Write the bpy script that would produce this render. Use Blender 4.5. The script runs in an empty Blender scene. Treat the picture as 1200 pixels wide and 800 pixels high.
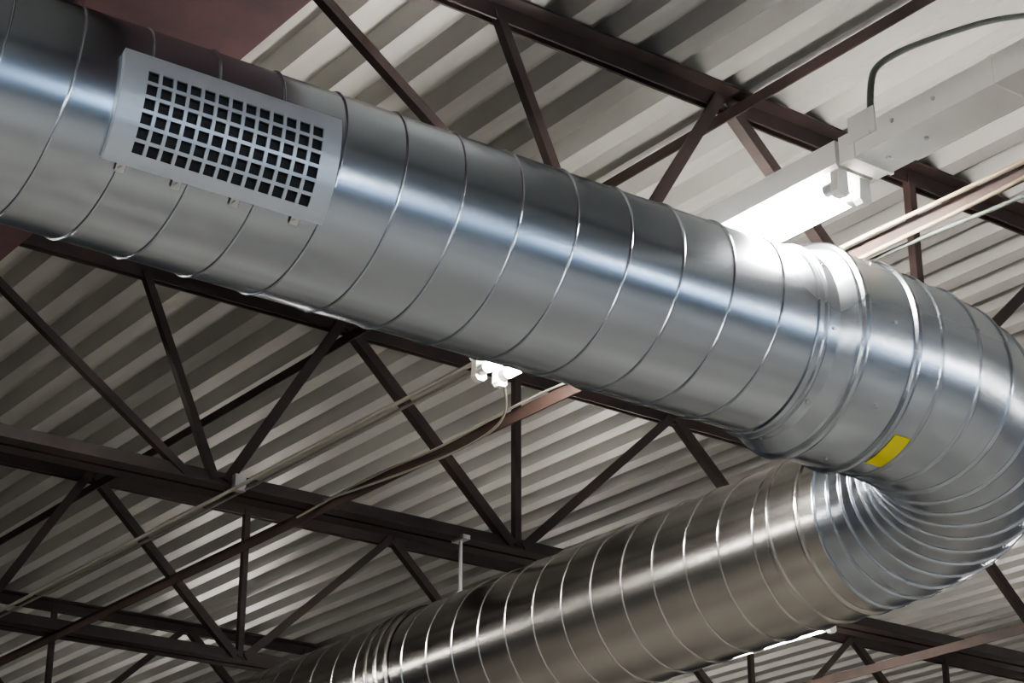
import bpy, bmesh, math, random
from mathutils import Vector, Matrix
random.seed(4)
CAMZ=1.6
sc=bpy.context.scene
sc.view_settings.view_transform='AgX'
sc.view_settings.look='AgX - Medium High Contrast'
sc.view_settings.exposure=0.6
def V(x,y,h): return Vector((x,y,CAMZ+h))
# ---------------------------------------------------------------- materials
def newmat(name):
    m=bpy.data.materials.new(name); m.use_nodes=True
    nt=m.node_tree; b=nt.nodes['Principled BSDF']; return m,nt,b
def ramp(nt,fac,stops):
    r=nt.nodes.new('ShaderNodeValToRGB'); e=r.color_ramp.elements
    while len(e)<len(stops): e.new(0.5)
    for i,(p,c) in enumerate(stops):
        e[i].position=p; e[i].color=(c[0],c[1],c[2],1)
    nt.links.new(fac,r.inputs['Fac']); return r.outputs['Color']
def noise(nt,vec,scale,detail=4,rough=0.55,sc3=(1,1,1)):
    mp=nt.nodes.new('ShaderNodeMapping'); mp.inputs['Scale'].default_value=sc3
    nt.links.new(vec,mp.inputs['Vector'])
    n=nt.nodes.new('ShaderNodeTexNoise'); n.inputs['Scale'].default_value=scale
    n.inputs['Detail'].default_value=detail; n.inputs['Roughness'].default_value=rough
    nt.links.new(mp.outputs['Vector'],n.inputs['Vector']); return n.outputs['Fac']
def coord(nt,k='Object'):
    return nt.nodes.new('ShaderNodeTexCoord').outputs[k]
def bump(nt,b,h,strength,dist=0.01,prev=None):
    n=nt.nodes.new('ShaderNodeBump'); n.inputs['Strength'].default_value=strength; n.inputs['Distance'].default_value=dist
    nt.links.new(h,n.inputs['Height'])
    if prev: nt.links.new(prev,n.inputs['Normal'])
    if b: nt.links.new(n.outputs['Normal'],b.inputs['Normal'])
    return n.outputs['Normal']
def galv(name,c1,c2,r0,r1,sc3):
    m,nt,b=newmat(name); uv=coord(nt,'Object')
    b.inputs['Metallic'].default_value=1.0
    big=noise(nt,uv,1.3,0,0.5,sc3)
    col=ramp(nt,big,[(0.2,c1),(0.8,c2)])
    nt.links.new(col,b.inputs['Base Color'])
    st=noise(nt,uv,2.0,0,0.5,sc3)
    mr=nt.nodes.new('ShaderNodeMapRange'); mr.inputs['From Min'].default_value=0.2; mr.inputs['From Max'].default_value=0.8
    mr.inputs['To Min'].default_value=r0; mr.inputs['To Max'].default_value=r1
    nt.links.new(st,mr.inputs['Value']); nt.links.new(mr.outputs['Result'],b.inputs['Roughness'])
    return m
M_duct=galv('galvanized_steel',(0.40,0.455,0.52),(0.47,0.52,0.58),0.19,0.28,(0.5,1.2,1.2))
M_duct2=galv('galvanized_steel_warm_reflection',(0.43,0.425,0.41),(0.50,0.50,0.485),0.19,0.27,(1.2,0.5,1.2))  # same steel, with the far run's warm reflections put into its colour
def steel(name,ca,cb,rough=0.55):
    m,nt,b=newmat(name); o=coord(nt)
    n=noise(nt,o,4,6,0.65)
    nt.links.new(ramp(nt,n,[(0.35,ca),(0.68,cb)]),b.inputs['Base Color'])
    b.inputs['Roughness'].default_value=rough
    return m
M_joist=steel('red_oxide_primer_steel',(0.016,0.011,0.011),(0.038,0.023,0.021))
M_gird=steel('girder_primer_steel',(0.040,0.022,0.028),(0.078,0.038,0.042))
M_brid=steel('bridging_steel',(0.035,0.022,0.020),(0.07,0.043,0.035))
def deckmat():
    m,nt,b=newmat('roof_deck_galvanized'); o=coord(nt)
    n=noise(nt,o,1.2,6,0.6,(3,0.5,1))
    nt.links.new(ramp(nt,n,[(0.3,(0.36,0.36,0.355)),(0.7,(0.54,0.54,0.525))]),b.inputs['Base Color'])
    b.inputs['Metallic'].default_value=0.3; b.inputs['Roughness'].default_value=0.40
    n2=noise(nt,o,3,4,0.5,(2,0.4,1)); bump(nt,b,n2,0.3,0.01)
    return m
M_deck=deckmat()
def plain(name,c,rough=0.5,metal=0.0,var=0.08,scale=8):
    m,nt,b=newmat(name); o=coord(nt); n=noise(nt,o,scale,4)
    lo=tuple(x*(1-var) for x in c); hi=tuple(min(1,x*(1+var)) for x in c)
    nt.links.new(ramp(nt,n,[(0.3,lo),(0.7,hi)]),b.inputs['Base Color'])
    b.inputs['Roughness'].default_value=rough; b.inputs['Metallic'].default_value=metal
    return m
M_white=plain('white_enamel',(0.74,0.74,0.72),0.35,0,0.03)
M_grille=plain('grille_grey_paint',(0.43,0.47,0.52),0.38,0.6,0.03)
M_black=plain('painted_interior_shade',(0.012,0.014,0.018),0.7)  # near-black colour for the shade behind the grille holes
M_yel=plain('yellow_label_vinyl',(0.75,0.68,0.03),0.45)
M_cond=plain('conduit_emt',(0.36,0.35,0.31),0.4,0.6)
M_cable=plain('cable_jacket',(0.10,0.12,0.10),0.5)
M_tan=plain('cable_jacket_tan',(0.36,0.29,0.20),0.5)
M_zinc=plain('zinc_hardware',(0.55,0.56,0.57),0.35,0.9)
M_sock=plain('lampholder_plastic',(0.75,0.74,0.68),0.35)
M_floor=plain('concrete_floor',(0.30,0.285,0.265),0.4,0,0.65,0.35)
M_wall=plain('painted_block_wall',(0.10,0.11,0.13),0.7,0,0.08,1.5)
M_frame=plain('added_window_frame_aluminium',(0.3,0.31,0.32),0.4,0.8)
def tube(name,s):
    mt=bpy.data.materials.new(name); mt.use_nodes=True
    nt=mt.node_tree; nt.nodes.clear()
    em=nt.nodes.new('ShaderNodeEmission'); em.inputs['Color'].default_value=(1.0,0.94,0.85,1); em.inputs['Strength'].default_value=s
    nt.links.new(em.outputs[0],nt.nodes.new('ShaderNodeOutputMaterial').inputs['Surface']); return mt
M_tube=tube('fluorescent_tube_glow',62); M_tube2=tube('fluorescent_tube_near_glow',230)  # second one is stronger, for the near strip light
# ---------------------------------------------------------------- helpers
def obj(name,data,parent=None):
    o=bpy.data.objects.new(name,data); sc.collection.objects.link(o)
    if parent: o.parent=parent
    return o
def empty(name,loc=(0,0,0)):
    return obj(name,None)
def finish(bm,name,mats,parent=None,smooth=False,angle=35):
    bmesh.ops.recalc_face_normals(bm,faces=bm.faces)
    me=bpy.data.meshes.new(name); bm.to_mesh(me); bm.free()
    for m in (mats if isinstance(mats,(list,tuple)) else [mats]): me.materials.append(m)
    if smooth:
        for p in me.polygons: p.use_smooth=True
        try: me.set_sharp_from_angle(angle=math.radians(angle))
        except Exception: pass
    return obj(name,me,parent)
def prism(bm,p0,p1,prof,u,v,mi=0):
    a=[bm.verts.new(p0+u*x+v*y) for x,y in prof]; b=[bm.verts.new(p1+u*x+v*y) for x,y in prof]
    n=len(prof); fs=[]
    for i in range(n):
        fs.append(bm.faces.new((a[i],a[(i+1)%n],b[(i+1)%n],b[i])))
    fs.append(bm.faces.new(a)); fs.append(bm.faces.new(b[::-1]))
    for f in fs: f.material_index=mi
def Lp(a,b,t): return [(0,0),(a,0),(a,t),(t,t),(t,b),(0,b)]
def rect(w,h): return [(-w/2,-h/2),(w/2,-h/2),(w/2,h/2),(-w/2,h/2)]
def circ(r,n=12): return [(r*math.cos(2*math.pi*i/n),r*math.sin(2*math.pi*i/n)) for i in range(n)]
def axes(d):
    d=d.normalized(); ref=Vector((0,0,1)) if abs(d.z)<0.95 else Vector((1,0,0))
    u=d.cross(ref).normalized(); return u,u.cross(d).normalized()
def rod(bm,p0,p1,r,n=12,mi=0):
    u,v=axes(p1-p0); prism(bm,p0,p1,circ(r,n),u,v,mi)
def box(bm,c,sx,sy,sz,mi=0):
    prism(bm,c-Vector((sx/2,0,0)),c+Vector((sx/2,0,0)),rect(sy,sz),Vector((0,1,0)),Vector((0,0,1)),mi)
def cable(name,pts,r,mat,parent=None):
    cu=bpy.data.curves.new(name,'CURVE'); cu.dimensions='3D'; cu.bevel_depth=r; cu.bevel_resolution=3
    s=cu.splines.new('NURBS'); s.points.add(len(pts)-1)
    for i,p in enumerate(pts): s.points[i].co=(p[0],p[1],p[2],1)
    s.use_endpoint_u=True; s.order_u=3; s.resolution_u=10
    cu.materials.append(mat); return obj(name,cu,parent)
X,Y,Z=Vector((1,0,0)),Vector((0,1,0)),Vector((0,0,1))
# ---------------------------------------------------------------- room shell
X0,X1,Y0,Y1=-8.0,17.0,-8.0,18.0
HT=3.62
bm=bmesh.new(); vs=[bm.verts.new(p) for p in [(X0,Y0,0),(X1,Y0,0),(X1,Y1,0),(X0,Y1,0)]]; bm.faces.new(vs); finish(bm,'floor',M_floor)
# ribbed roof deck
bm=bmesh.new(); pitch=0.2; prof=[]
x=X0
while x<X1:
    prof+= [(x,0),(x+0.082,0),(x+0.108,0.075),(x+0.174,0.075)]
    x+=pitch
prof.append((X1,0))
ys=[Y0,-2,3.0,9,13,Y1]; rows=[]
for yy in ys: rows.append([bm.verts.new((a,yy,CAMZ+HT+b)) for a,b in prof])
for k in range(len(ys)-1):
    for i in range(len(prof)-1):
        bm.faces.new((rows[k][i],rows[k][i+1],rows[k+1][i+1],rows[k+1][i]))
finish(bm,'ceiling',M_deck)
def wall(name,o,d,L,H,holes):
    bm=bmesh.new()
    us=sorted(set([0,L]+[h[0] for h in holes]+[h[1] for h in holes])); zs=sorted(set([0,H]+[h[2] for h in holes]+[h[3] for h in holes]))
    g={}
    def gv(i,j):
        if (i,j) not in g: g[(i,j)]=bm.verts.new(o+d*us[i]+Z*zs[j])
        return g[(i,j)]
    for i in range(len(us)-1):
        for j in range(len(zs)-1):
            cu=(us[i]+us[i+1])/2; cz=(zs[j]+zs[j+1])/2
            if any(h[0]<cu<h[1] and h[2]<cz<h[3] for h in holes): continue
            bm.faces.new((gv(i,j),gv(i+1,j),gv(i+1,j+1),gv(i,j+1)))
    return finish(bm,name,M_wall)
HW=CAMZ+HT+0.1
hs=[(2+i*4.6,5.2+i*4.6,2.9,4.5) for i in range(5)]  # unseen windows, added to give the duct bluish daylight reflections
wall('wall_south',Vector((X0,Y0,0)),X,X1-X0,HW,hs)
wall('wall_north',Vector((X0,Y1,0)),X,X1-X0,HW,[])
wall('wall_east',Vector((X1,Y0,0)),Y,Y1-Y0,HW,[])
wall('wall_west',Vector((X0,Y0,0)),Y,Y1-Y0,HW,[])
for i,h in enumerate(hs):
    bm=bmesh.new(); y=Y0
    for a in (h[0],(h[0]+h[1])/2,h[1]):
        box(bm,Vector((X0+a,y,(h[2]+h[3])/2)),0.06,0.08,h[3]-h[2])
    for zz in (h[2],h[3]): box(bm,Vector((X0+(h[0]+h[1])/2,y,zz)),h[1]-h[0],0.08,0.06)
    finish(bm,'added_window_%d'%(i+1),M_frame)
    l=bpy.data.lights.new('added_window_portal','AREA'); l.shape='RECTANGLE'; l.size=h[1]-h[0]; l.size_y=h[3]-h[2]
    l.cycles.is_portal=True
    lo=obj('added_window_portal_%d'%(i+1),l); lo.location=(X0+(h[0]+h[1])/2,Y0-0.06,(h[2]+h[3])/2); lo.rotation_euler=(math.radians(90),0,0)
# ---------------------------------------------------------------- joists
JY=[-5.56,-3.03,-0.5,2.05,4.58,7.09,9.65,12.2,14.75]
HB=2.70; 
def joist(yc):
    for side in (0,1):
        mx=(lambda x:x) if side==0 else (lambda x:4.3-x)
        xend=X1-0.1 if side==0 else (4.3-X0-0.1)
        bm=bmesh.new()
        def P(x,h,dy=0): return V(mx(x),yc+dy,h)
        g=0.012; a=0.07; t=0.009
        for s in (1,-1):
            prism(bm,P(2.20,HT-0.003,s*g),P(xend,HT-0.003,s*g),Lp(a,a*0.95,t),Y*s,-Z)
            prism(bm,P(2.42,HB-0.01,s*g),P(xend,HB-0.01,s*g),Lp(a*1.05,a*1.1,t),Y*s,Z)
        box(bm,P(2.27,HT-0.085),0.13,0.13,0.04)
        def web(p,q,w=0.042):
            d=(q-p).normalized(); u=d.cross(Y).normalized()
            prism(bm,p-Y*0.012,q-Y*0.012,[(-w/2,-w*0.5),(w/2,-w*0.5),(w/2,-w*0.5+0.008),(-w/2+0.008,-w*0.5+0.008),(-w/2+0.008,w*0.5),(-w/2,w*0.5)],u,Y)
        tz=HT-0.035; bz=HB+0.03
        web(P(2.38,tz),P(3.60,bz),0.034)
        web(P(3.34,tz),P(3.73,bz),0.034)
        web(P(3.78,bz),P(4.31,tz),0.046)
        b=5.30; tprev=4.35
        while b<xend:
            web(P(tprev,tz),P(b-0.03,bz),0.046)
            web(P(b,tz),P(b,bz),0.034)
            tn=b+0.97
            if tn<xend: web(P(b+0.03,bz),P(tn,tz),0.044)
            tprev=tn+0.02; b+=1.94
        finish(bm,'steel_roof_joist',M_joist)
for y in JY: joist(y)
# girder (I-beam along Y)
bm=bmesh.new()
w=0.25; prof=[(-w,0),(w,0),(w,0.022),(0.012,0.03),(0.012,0.43),(w*0.8,0.445),(w*0.8,0.465),(-w*0.8,0.465),(-w*0.8,0.445),(-0.012,0.43),(-0.012,0.03),(-w,0.022)]
prism(bm,V(2.14,Y0+0.02,3.04),V(2.14,Y1-0.02,3.04),prof,X,Z)
for y in JY: 
    for s in (-1,1): box(bm,V(2.14+s*0.12,y,3.27),0.2,0.012,0.40)
finish(bm,'steel_girder',M_gird)
# bridging
for xb,h in ((4.33,HT-0.085),(8.3,HT-0.085),(12.2,HT-0.085)):
    bm=bmesh.new(); prism(bm,V(xb,Y0+0.1,h),V(xb,Y1-0.1,h),Lp(0.045,0.045,0.006),X,-Z); finish(bm,'joist_bridging_angle',M_joist)
for xb,h in ((4.18,HB-0.012),(8.1,HB-0.012)):
    bm=bmesh.new(); prism(bm,V(xb,1.9,h),V(xb,Y1-0.1,h),Lp(0.05,0.05,0.006),X,-Z); finish(bm,'joist_bridging_angle',M_brid)
# ---------------------------------------------------------------- ducts
d1=Vector((1,-0.087,-0.045)).normalized(); d2=Vector((-0.06,1,-0.042)).normalized()
def P1(x): return V(x,3.995-0.087*(x-2.585),2.35-0.045*(x-2.585))
K=P1(5.15); R1=0.28; R2=0.312
def frame(d):
    n=d.cross(Z).normalized(); u=n.cross(d).normalized(); return n,u
def spiral(name,S,d,L,r,mat,parent,p=0.137,hand=1,seg=96):
    n,u=frame(d)
    offs=[x*0.152/p for x in (0,0.010,0.024,0.038,0.052,0.062,0.082)]+[0.98]; hts=[0,0.0,0.0037,0.0048,0.0037,0,0,0]
    m=len(offs); bm=bmesh.new(); N=int(L/p)+1
    rows=[]
    for i in range((N+1)*seg+1):
        row=[]
        for j in range(m):
            s=p*(i/seg-1)+p*offs[j]; sc_=min(max(s,0),L)
            th=hand*2*math.pi*i/seg
            rr=r+hts[j]
            row.append((bm.verts.new(S+d*sc_+(n*math.cos(th)+u*math.sin(th))*rr),s))
        rows.append(row)
    tot=len(rows)
    for i in range(tot-1):
        for j in range(m):
            q=[]
            for (ii,jj) in ((i,j),(i,j+1),(i+1,j+1),(i+1,j)):
                if jj==m: ii+=seg; jj=0
                if ii>=tot: q=None; break
                q.append(rows[ii][jj])
            if not q: continue
            ss=[x[1] for x in q]
            if max(ss)<=0 or min(ss)>=L: continue
            bm.faces.new([x[0] for x in q])
    bmesh.ops.remove_doubles(bm,verts=bm.verts,dist=1e-6)
    loose=[v for v in bm.verts if not v.link_faces]
    bmesh.ops.delete(bm,geom=loose,context='VERTS')
    return finish(bm,name,mat,parent,True,28)
def sweep(name,path,mat,parent,seg=96,angle=28):
    bm=bmesh.new(); rings=[]
    for c,n,u,r,s in path:
        rings.append([bm.verts.new(c+(n*math.cos(2*math.pi*k/seg)+u*math.sin(2*math.pi*k/seg))*r) for k in range(seg)])
    for i in range(len(path)-1):
        for k in range(seg):
            k2=(k+1)%seg
            bm.faces.new((rings[i][k],rings[i+1][k],rings[i+1][k2],rings[i][k2]))
    return finish(bm,name,mat,parent,True,angle)
def straightprof(S,d,pr):
    n,u=frame(d); return [(S+d*s,n,u,r,s) for s,r in pr]
duct=empty('spiral_ventilation_duct')
xs=-1.645; XC=3.79
S1=P1(xs); L1=(P1(XC+0.06)-S1).length
spiral('near_straight_run',S1,d1,L1,R1,M_duct,duct,0.172,1)
n0,u0=frame(d1)
sweep('end_cap',[(S1-d1*0.004,n0,u0,0.001,0),(S1-d1*0.004,n0,u0,R1+0.008,0),(S1+d1*0.04,n0,u0,R1+0.008,0)],M_duct,duct)
def bead(s,r,w=0.014,h=0.011): return [(s-w,r),(s-w*0.6,r+h*0.75),(s,r+h),(s+w*0.6,r+h*0.75),(s+w,r)]
# elbow geometry
phi=math.acos(d1.dot(d2)); RE=0.80; T=RE*math.tan(phi/2)
E0=K-d1*T; E1=K+d2*T
q=(d2-d1*d1.dot(d2)).normalized(); C=E0+q*RE; axis=d1.cross(q).normalized()
Lc=(E0-P1(XC)).length
pr=[(0,R1+0.001),(0.002,R1+0.006)]+bead(0.03,R1+0.006,0.010,0.008)+[(0.075,R1+0.006)]+[(0.115,R2+0.006)]+bead(0.145,R2+0.006,0.016,0.013)+[(0.18,R2+0.006),(0.315,R2+0.006)]+bead(0.338,R2+0.005,0.014,0.013)+[(0.36,R2),(Lc,R2)]
sweep('reducer_collar',straightprof(P1(XC),d1,pr),M_duct,duct)
NG=12; path=[]
for i in range(NG+1):
    a0=phi*i/NG
    for da,h in ((-0.010,0),(-0.006,0.0050),(0.0,0.0065),(0.006,0.0050),(0.010,0)):
        a=a0+da; M=Matrix.Rotation(a,3,axis)
        c=C+M@(E0-C)
        path.append((c,M@n0,M@u0,R2+h,a*RE))
sweep('gored_elbow',path,M_duct,duct,128,28)
nE,uE=frame(d2)
pr=[(-0.01,R2)]+[(0.05,R2)]+bead(0.08,R2,0.013,0.009)+[(0.12,R2),(0.2,R2)]+bead(0.22,R2,0.012,0.007)+[(0.25,R2)]
sweep('elbow_coupling',straightprof(E1,d2,pr),M_duct2,duct)
L2=7.0
spiral('far_straight_run',E1+d2*0.2,d2,L2,R2-0.003,M_duct2,duct,0.172,1)
sc0=2.45
pr=[(0,R2)]+bead(0.02,R2+0.002,0.012,0.009)+[(0.06,R2+0.002)]+bead(0.09,R2+0.002,0.012,0.010)+[(0.13,R2+0.002)]+bead(0.16,R2+0.002,0.012,0.009)+[(0.18,R2)]
sweep('slip_coupling',straightprof(E1+d2*sc0,d2,pr),M_duct2,duct)
# yellow label
def patch(bm,S,d,s0,s1,e0,e1,r,ns=2,ne=10,skew=0,holes=None):
    n,u=frame(d); g=[]
    for i in range(ns+1):
        s=s0+(s1-s0)*i/ns; row=[]
        for k in range(ne+1):
            e=math.radians(e0+(e1-e0)*k/ne); row.append(bm.verts.new(S+d*(s+skew*(k/ne-0.5))+(n*math.cos(e)+u*math.sin(e))*r))
        g.append(row)
    for i in range(ns):
        for k in range(ne): bm.faces.new((g[i][k],g[i][k+1],g[i+1][k+1],g[i+1][k]))
bm=bmesh.new(); patch(bm,E0,d1,-0.072,-0.012,-58,-84,R2+0.002,2,14,0.0); finish(bm,'inspection_label',M_yel,duct,True)
# screws on collars
bm=bmesh.new(); n,u=frame(d1)
for s,r in ((0.055,R1+0.006),(0.25,R2+0.006)):
    for e in range(-150,180,45):
        a=math.radians(e+s*60); dd=n*math.cos(a)+u*math.sin(a); c=P1(XC)+d1*s
        rod(bm,c+dd*(r-0.002),c+dd*(r+0.005),0.005,8)
for e in (20,-25,-60):
    a=math.radians(e); dd=nE*math.cos(a)+uE*math.sin(a); c=E1+d2*0.16; rod(bm,c+dd*(R2-0.002),c+dd*(R2+0.005),0.005,8)
finish(bm,'sheet_metal_screws',M_zinc,duct)
# ---------------------------------------------------------------- grille
gr=empty('duct_air_grille')
gx0,gx1=1.715,2.280; S=P1(gx0); LG=(P1(gx1)-S).length; n,u=frame(d1)
eT,eB=14.0,-40.5; hT,hB=6.0,-35.0; NC,NR=13,6
ml,mr_=0.056,0.046
sb=[0,ml]; pc=(LG-ml-mr_)/NC; bar=0.25
hs_=[]
for i in range(NC):
    a=ml+pc*i+pc*bar/2; b=ml+pc*(i+1)-pc*bar/2; sb+=[a,b]; hs_.append((a,b))
sb+=[LG]; sb=sorted(set(round(v,5) for v in sb))
pe=(hT-hB)/NR; eb=[eB,(eB+hB)/2,eT,(eT+hT)/2]; he=[]
for i in range(NR):
    a=hB+pe*i+pe*bar/2; b=hB+pe*(i+1)-pe*bar/2; eb+=[a,b]; he.append((a,b))
eb=sorted(set(round(v,5) for v in eb))
bm=bmesh.new(); RG=R1+0.020; g={}
def gp(i,j):
    if (i,j) not in g:
        e=math.radians(eb[j]); g[(i,j)]=bm.verts.new(S+d1*sb[i]+(n*math.cos(e)+u*math.sin(e))*RG)
    return g[(i,j)]
for i in range(len(sb)-1):
    for j in range(len(eb)-1):
        cs=(sb[i]+sb[i+1])/2; ce=(eb[j]+eb[j+1])/2
        if any(a<cs<b for a,b in hs_) and any(a<ce<b for a,b in he): continue
        bm.faces.new((gp(i,j),gp(i,j+1),gp(i+1,j+1),gp(i+1,j)))
be=[e for e in bm.edges if len(e.link_faces)==1]
def onb(v):
    for (i,j),w in g.items():
        if w is v: return i in (0,len(sb)-1) or j in (0,len(eb)-1)
be=[e for e in be if onb(e.verts[0]) and onb(e.verts[1])]
low={}
for e in be:
    for v in e.verts:
        if v not in low:
            rel=v.co-S; s=rel.dot(d1); rad=(rel-d1*s); low[v]=bm.verts.new(S+d1*s+rad.normalized()*(R1+0.001))
    a,b=e.verts; bm.faces.new((a,b,low[b],low[a]))
o=finish(bm,'faceplate',M_grille,gr)
md=o.modifiers.new('thick','SOLIDIFY'); md.thickness=0.005; md.offset=-1
bm=bmesh.new(); patch(bm,S,d1,0.042,LG-0.035,hB-2,hT+2,R1+0.0085,6,12); finish(bm,'opening_shade_sheet',M_black,gr)  # black sheet over the duct skin, painted shade in place of a hole
bm=bmesh.new()
for s in (0.04,0.18,0.33,0.49):
    patch(bm,S,d1,s,s+0.022,eB-4.5,eB+0.5,R1+0.008,1,3)
    a=math.radians(eB-2.5); dd=n*math.cos(a)+u*math.sin(a); c=S+d1*(s+0.011); rod(bm,c+dd*(R1),c+dd*(R1+0.015),0.006,8)
finish(bm,'mounting_tabs',M_zinc,gr)
# ---------------------------------------------------------------- strip lights
HF=2.66  # underside of housing
def fixture_meshes(L,mtube):
    bm=bmesh.new()
    prof=[(-0.065,0.0),(0.065,0.0),(0.075,0.012),(0.075,0.085),(-0.075,0.085),(-0.075,0.012)]
    prism(bm,Vector((0,0,0)),Vector((0,L,0)),prof,X,Z)
    for yy in (0.10,L-0.10): box(bm,Vector((0,yy,0.10)),0.03,0.05,0.04)
    me=bpy.data.meshes.new('housing'); bmesh.ops.recalc_face_normals(bm,faces=bm.faces); bm.to_mesh(me); bm.free(); me.materials.append(M_white)
    bm=bmesh.new()
    for yy in (0.02,L-0.02):
        for xx in (-0.045,0.045):
            prism(bm,Vector((xx,yy-0.014,-0.035)),Vector((xx,yy+0.014,-0.035)),[(-0.024,-0.03),(-0.012,-0.042),(0.012,-0.042),(0.024,-0.03),(0.02,0.036),(-0.02,0.036)],X,Z)
    m2=bpy.data.meshes.new('lampholders'); bmesh.ops.recalc_face_normals(bm,faces=bm.faces); bm.to_mesh(m2); bm.free(); m2.materials.append(M_sock)
    bm=bmesh.new()
    for xx in (-0.045,0.045):
        rod(bm,Vector((xx,0.07,-0.04)),Vector((xx,L-0.07,-0.04)),0.020,16,0)
        for a,b in ((0.035,0.07),(L-0.07,L-0.035)): rod(bm,Vector((xx,a,-0.04)),Vector((xx,b,-0.04)),0.0202,16,1)
    m3=bpy.data.meshes.new('tubes'); bmesh.ops.recalc_face_normals(bm,faces=bm.faces); bm.to_mesh(m3); bm.free(); m3.materials.append(mtube); m3.materials.append(M_zinc)
    return me,m2,m3
FA=fixture_meshes(1.84,M_tube); FB=fixture_meshes(1.78,M_tube2)
def fixture(x,y,h=HF,F=FA):
    e=empty('fluorescent_strip_light'); e.location=V(x,y,h)
    obj('housing',F[0],e); obj('lampholders',F[1],e); obj('tubes',F[2],e)
    return e
fixture(3.80,3.47,F=FB)
fixture(7.11,6.90)
for x in (-7,-3.44,0.18,3.8,7.42,11.04,14.5):  # unseen strip lights, added to light the deck and the duct's near side
    for y in (-6.2,-2.6,-0.2):
        if x==3.8 and y==-0.2: continue
        fixture(x,y,HF)
for x,y in ((11.04,3.4),(14.5,3.4),(11.04,7.1),(14.5,7.1),(-3.44,3.4),(-3.44,7.1),(-7,3.4),(0.18,3.4),(0.18,7.1),(0.0,11),(7.42,12.5),(11.04,12.5)):  # further unseen strip lights added for the room lighting
    fixture(x,y,HF)
# unlit wireway continuing the row toward the viewer
bm=bmesh.new()
prism(bm,V(3.80,1.2,HF),V(3.80,3.455,HF),[(-0.075,0),(0.075,0),(0.075,0.085),(-0.075,0.085)],X,Z)
box(bm,V(3.80,3.40,HF+0.043),0.158,0.012,0.098)
box(bm,V(3.80,2.9,HF+0.043),0.154,0.012,0.092)
box(bm,V(3.722,3.36,HF+0.085),0.006,0.10,0.08)
ww=finish(bm,'lighting_wireway',M_white)
bm=bmesh.new()
for yy in (2.7,3.1,3.25,3.33): rod(bm,V(3.732,yy,HF+0.05),V(3.719,yy,HF+0.05),0.006,8)
for yy in (2.8,3.2,3.34): rod(bm,V(3.80,yy,HF+0.01),V(3.80,yy,HF-0.006),0.007,8)
finish(bm,'wireway_screws',M_zinc,ww)
# conduits
cg=empty('electrical_conduit_run')
for xx,hh,r,y1 in ((3.775,HF+0.015,0.008,14),(3.825,HF+0.02,0.006,14)):
    bm=bmesh.new(); rod(bm,V(xx,5.27,hh),V(xx+0.0,y1,hh),r); finish(bm,'conduit',M_cond,cg)
bm=bmesh.new()
for y in (7.09,9.65): box(bm,V(3.80,y-0.1,HF+0.045),0.05,0.03,0.07)
finish(bm,'conduit_clamps',M_zinc,cg)
# cables along the bottom bridging
cs=empty('cable_bundle')
for k in range(3):
    pts=[]; y=2.0
    while y<4.9:
        sag=0.018*math.sin(y*2.3+k*2)+0.01*math.sin(y*5+k); pts.append(V(4.15+0.028*k+0.012*math.sin(3*y+k),y,HB-0.035-0.02*k+sag)); y+=0.25
    cable('cable_%d'%(k+1),pts,0.007,M_tan if k<2 else M_cable,cs)
pts=[]; y=4.7
while y<7.2:
    pts.append(V(4.15+0.02*math.sin(4*y),y,HB-0.03+0.02*math.sin(y*5))); y+=0.2
cable('thin_wire',pts,0.005,M_cond,cs)
cable('loose_wire',[V(3.86,5.25,2.66),V(3.98,5.35,2.60),V(4.1,5.6,2.58),V(4.16,6.2,2.62),V(4.16,6.9,2.68)],0.005,M_cond,cs)
cable('flexible_conduit_whip',[V(3.76,3.36,2.72),V(3.76,3.36,2.90),V(3.90,3.42,3.05),V(4.25,3.52,3.30),V(4.62,3.44,3.5),V(5.1,3.3,3.6)],0.010,M_cable)
# duct hangers
def hanger(t,name='duct_hanger_rod',top=HB-0.01):
    c=E1+d2*t; bm=bmesh.new()
    rod(bm,c+Z*(R2+0.01),Vector((c.x,c.y,CAMZ+top)),0.009,10)
    box(bm,Vector((c.x,c.y,CAMZ+top)),0.04,0.09,0.02); box(bm,c+Z*(R2+0.02),0.05,0.03,0.03)
    finish(bm,name,M_zinc)
tt=(7.03-E1.y)/d2.y; hanger(tt)
# ---------------------------------------------------------------- world
w=bpy.data.worlds.new('daylight'); sc.world=w; w.use_nodes=True
bg=w.node_tree.nodes['Background']; bg.inputs['Color'].default_value=(0.50,0.72,1.0,1); bg.inputs['Strength'].default_value=3.4
# ---------------------------------------------------------------- camera
cam=bpy.data.cameras.new('camera'); co=obj('camera',cam); co.location=(0,0,CAMZ)
cam.sensor_width=36; cam.lens=2350/1200*36
co.rotation_euler=(math.radians(113),0,math.radians(-36.7)); sc.camera=co
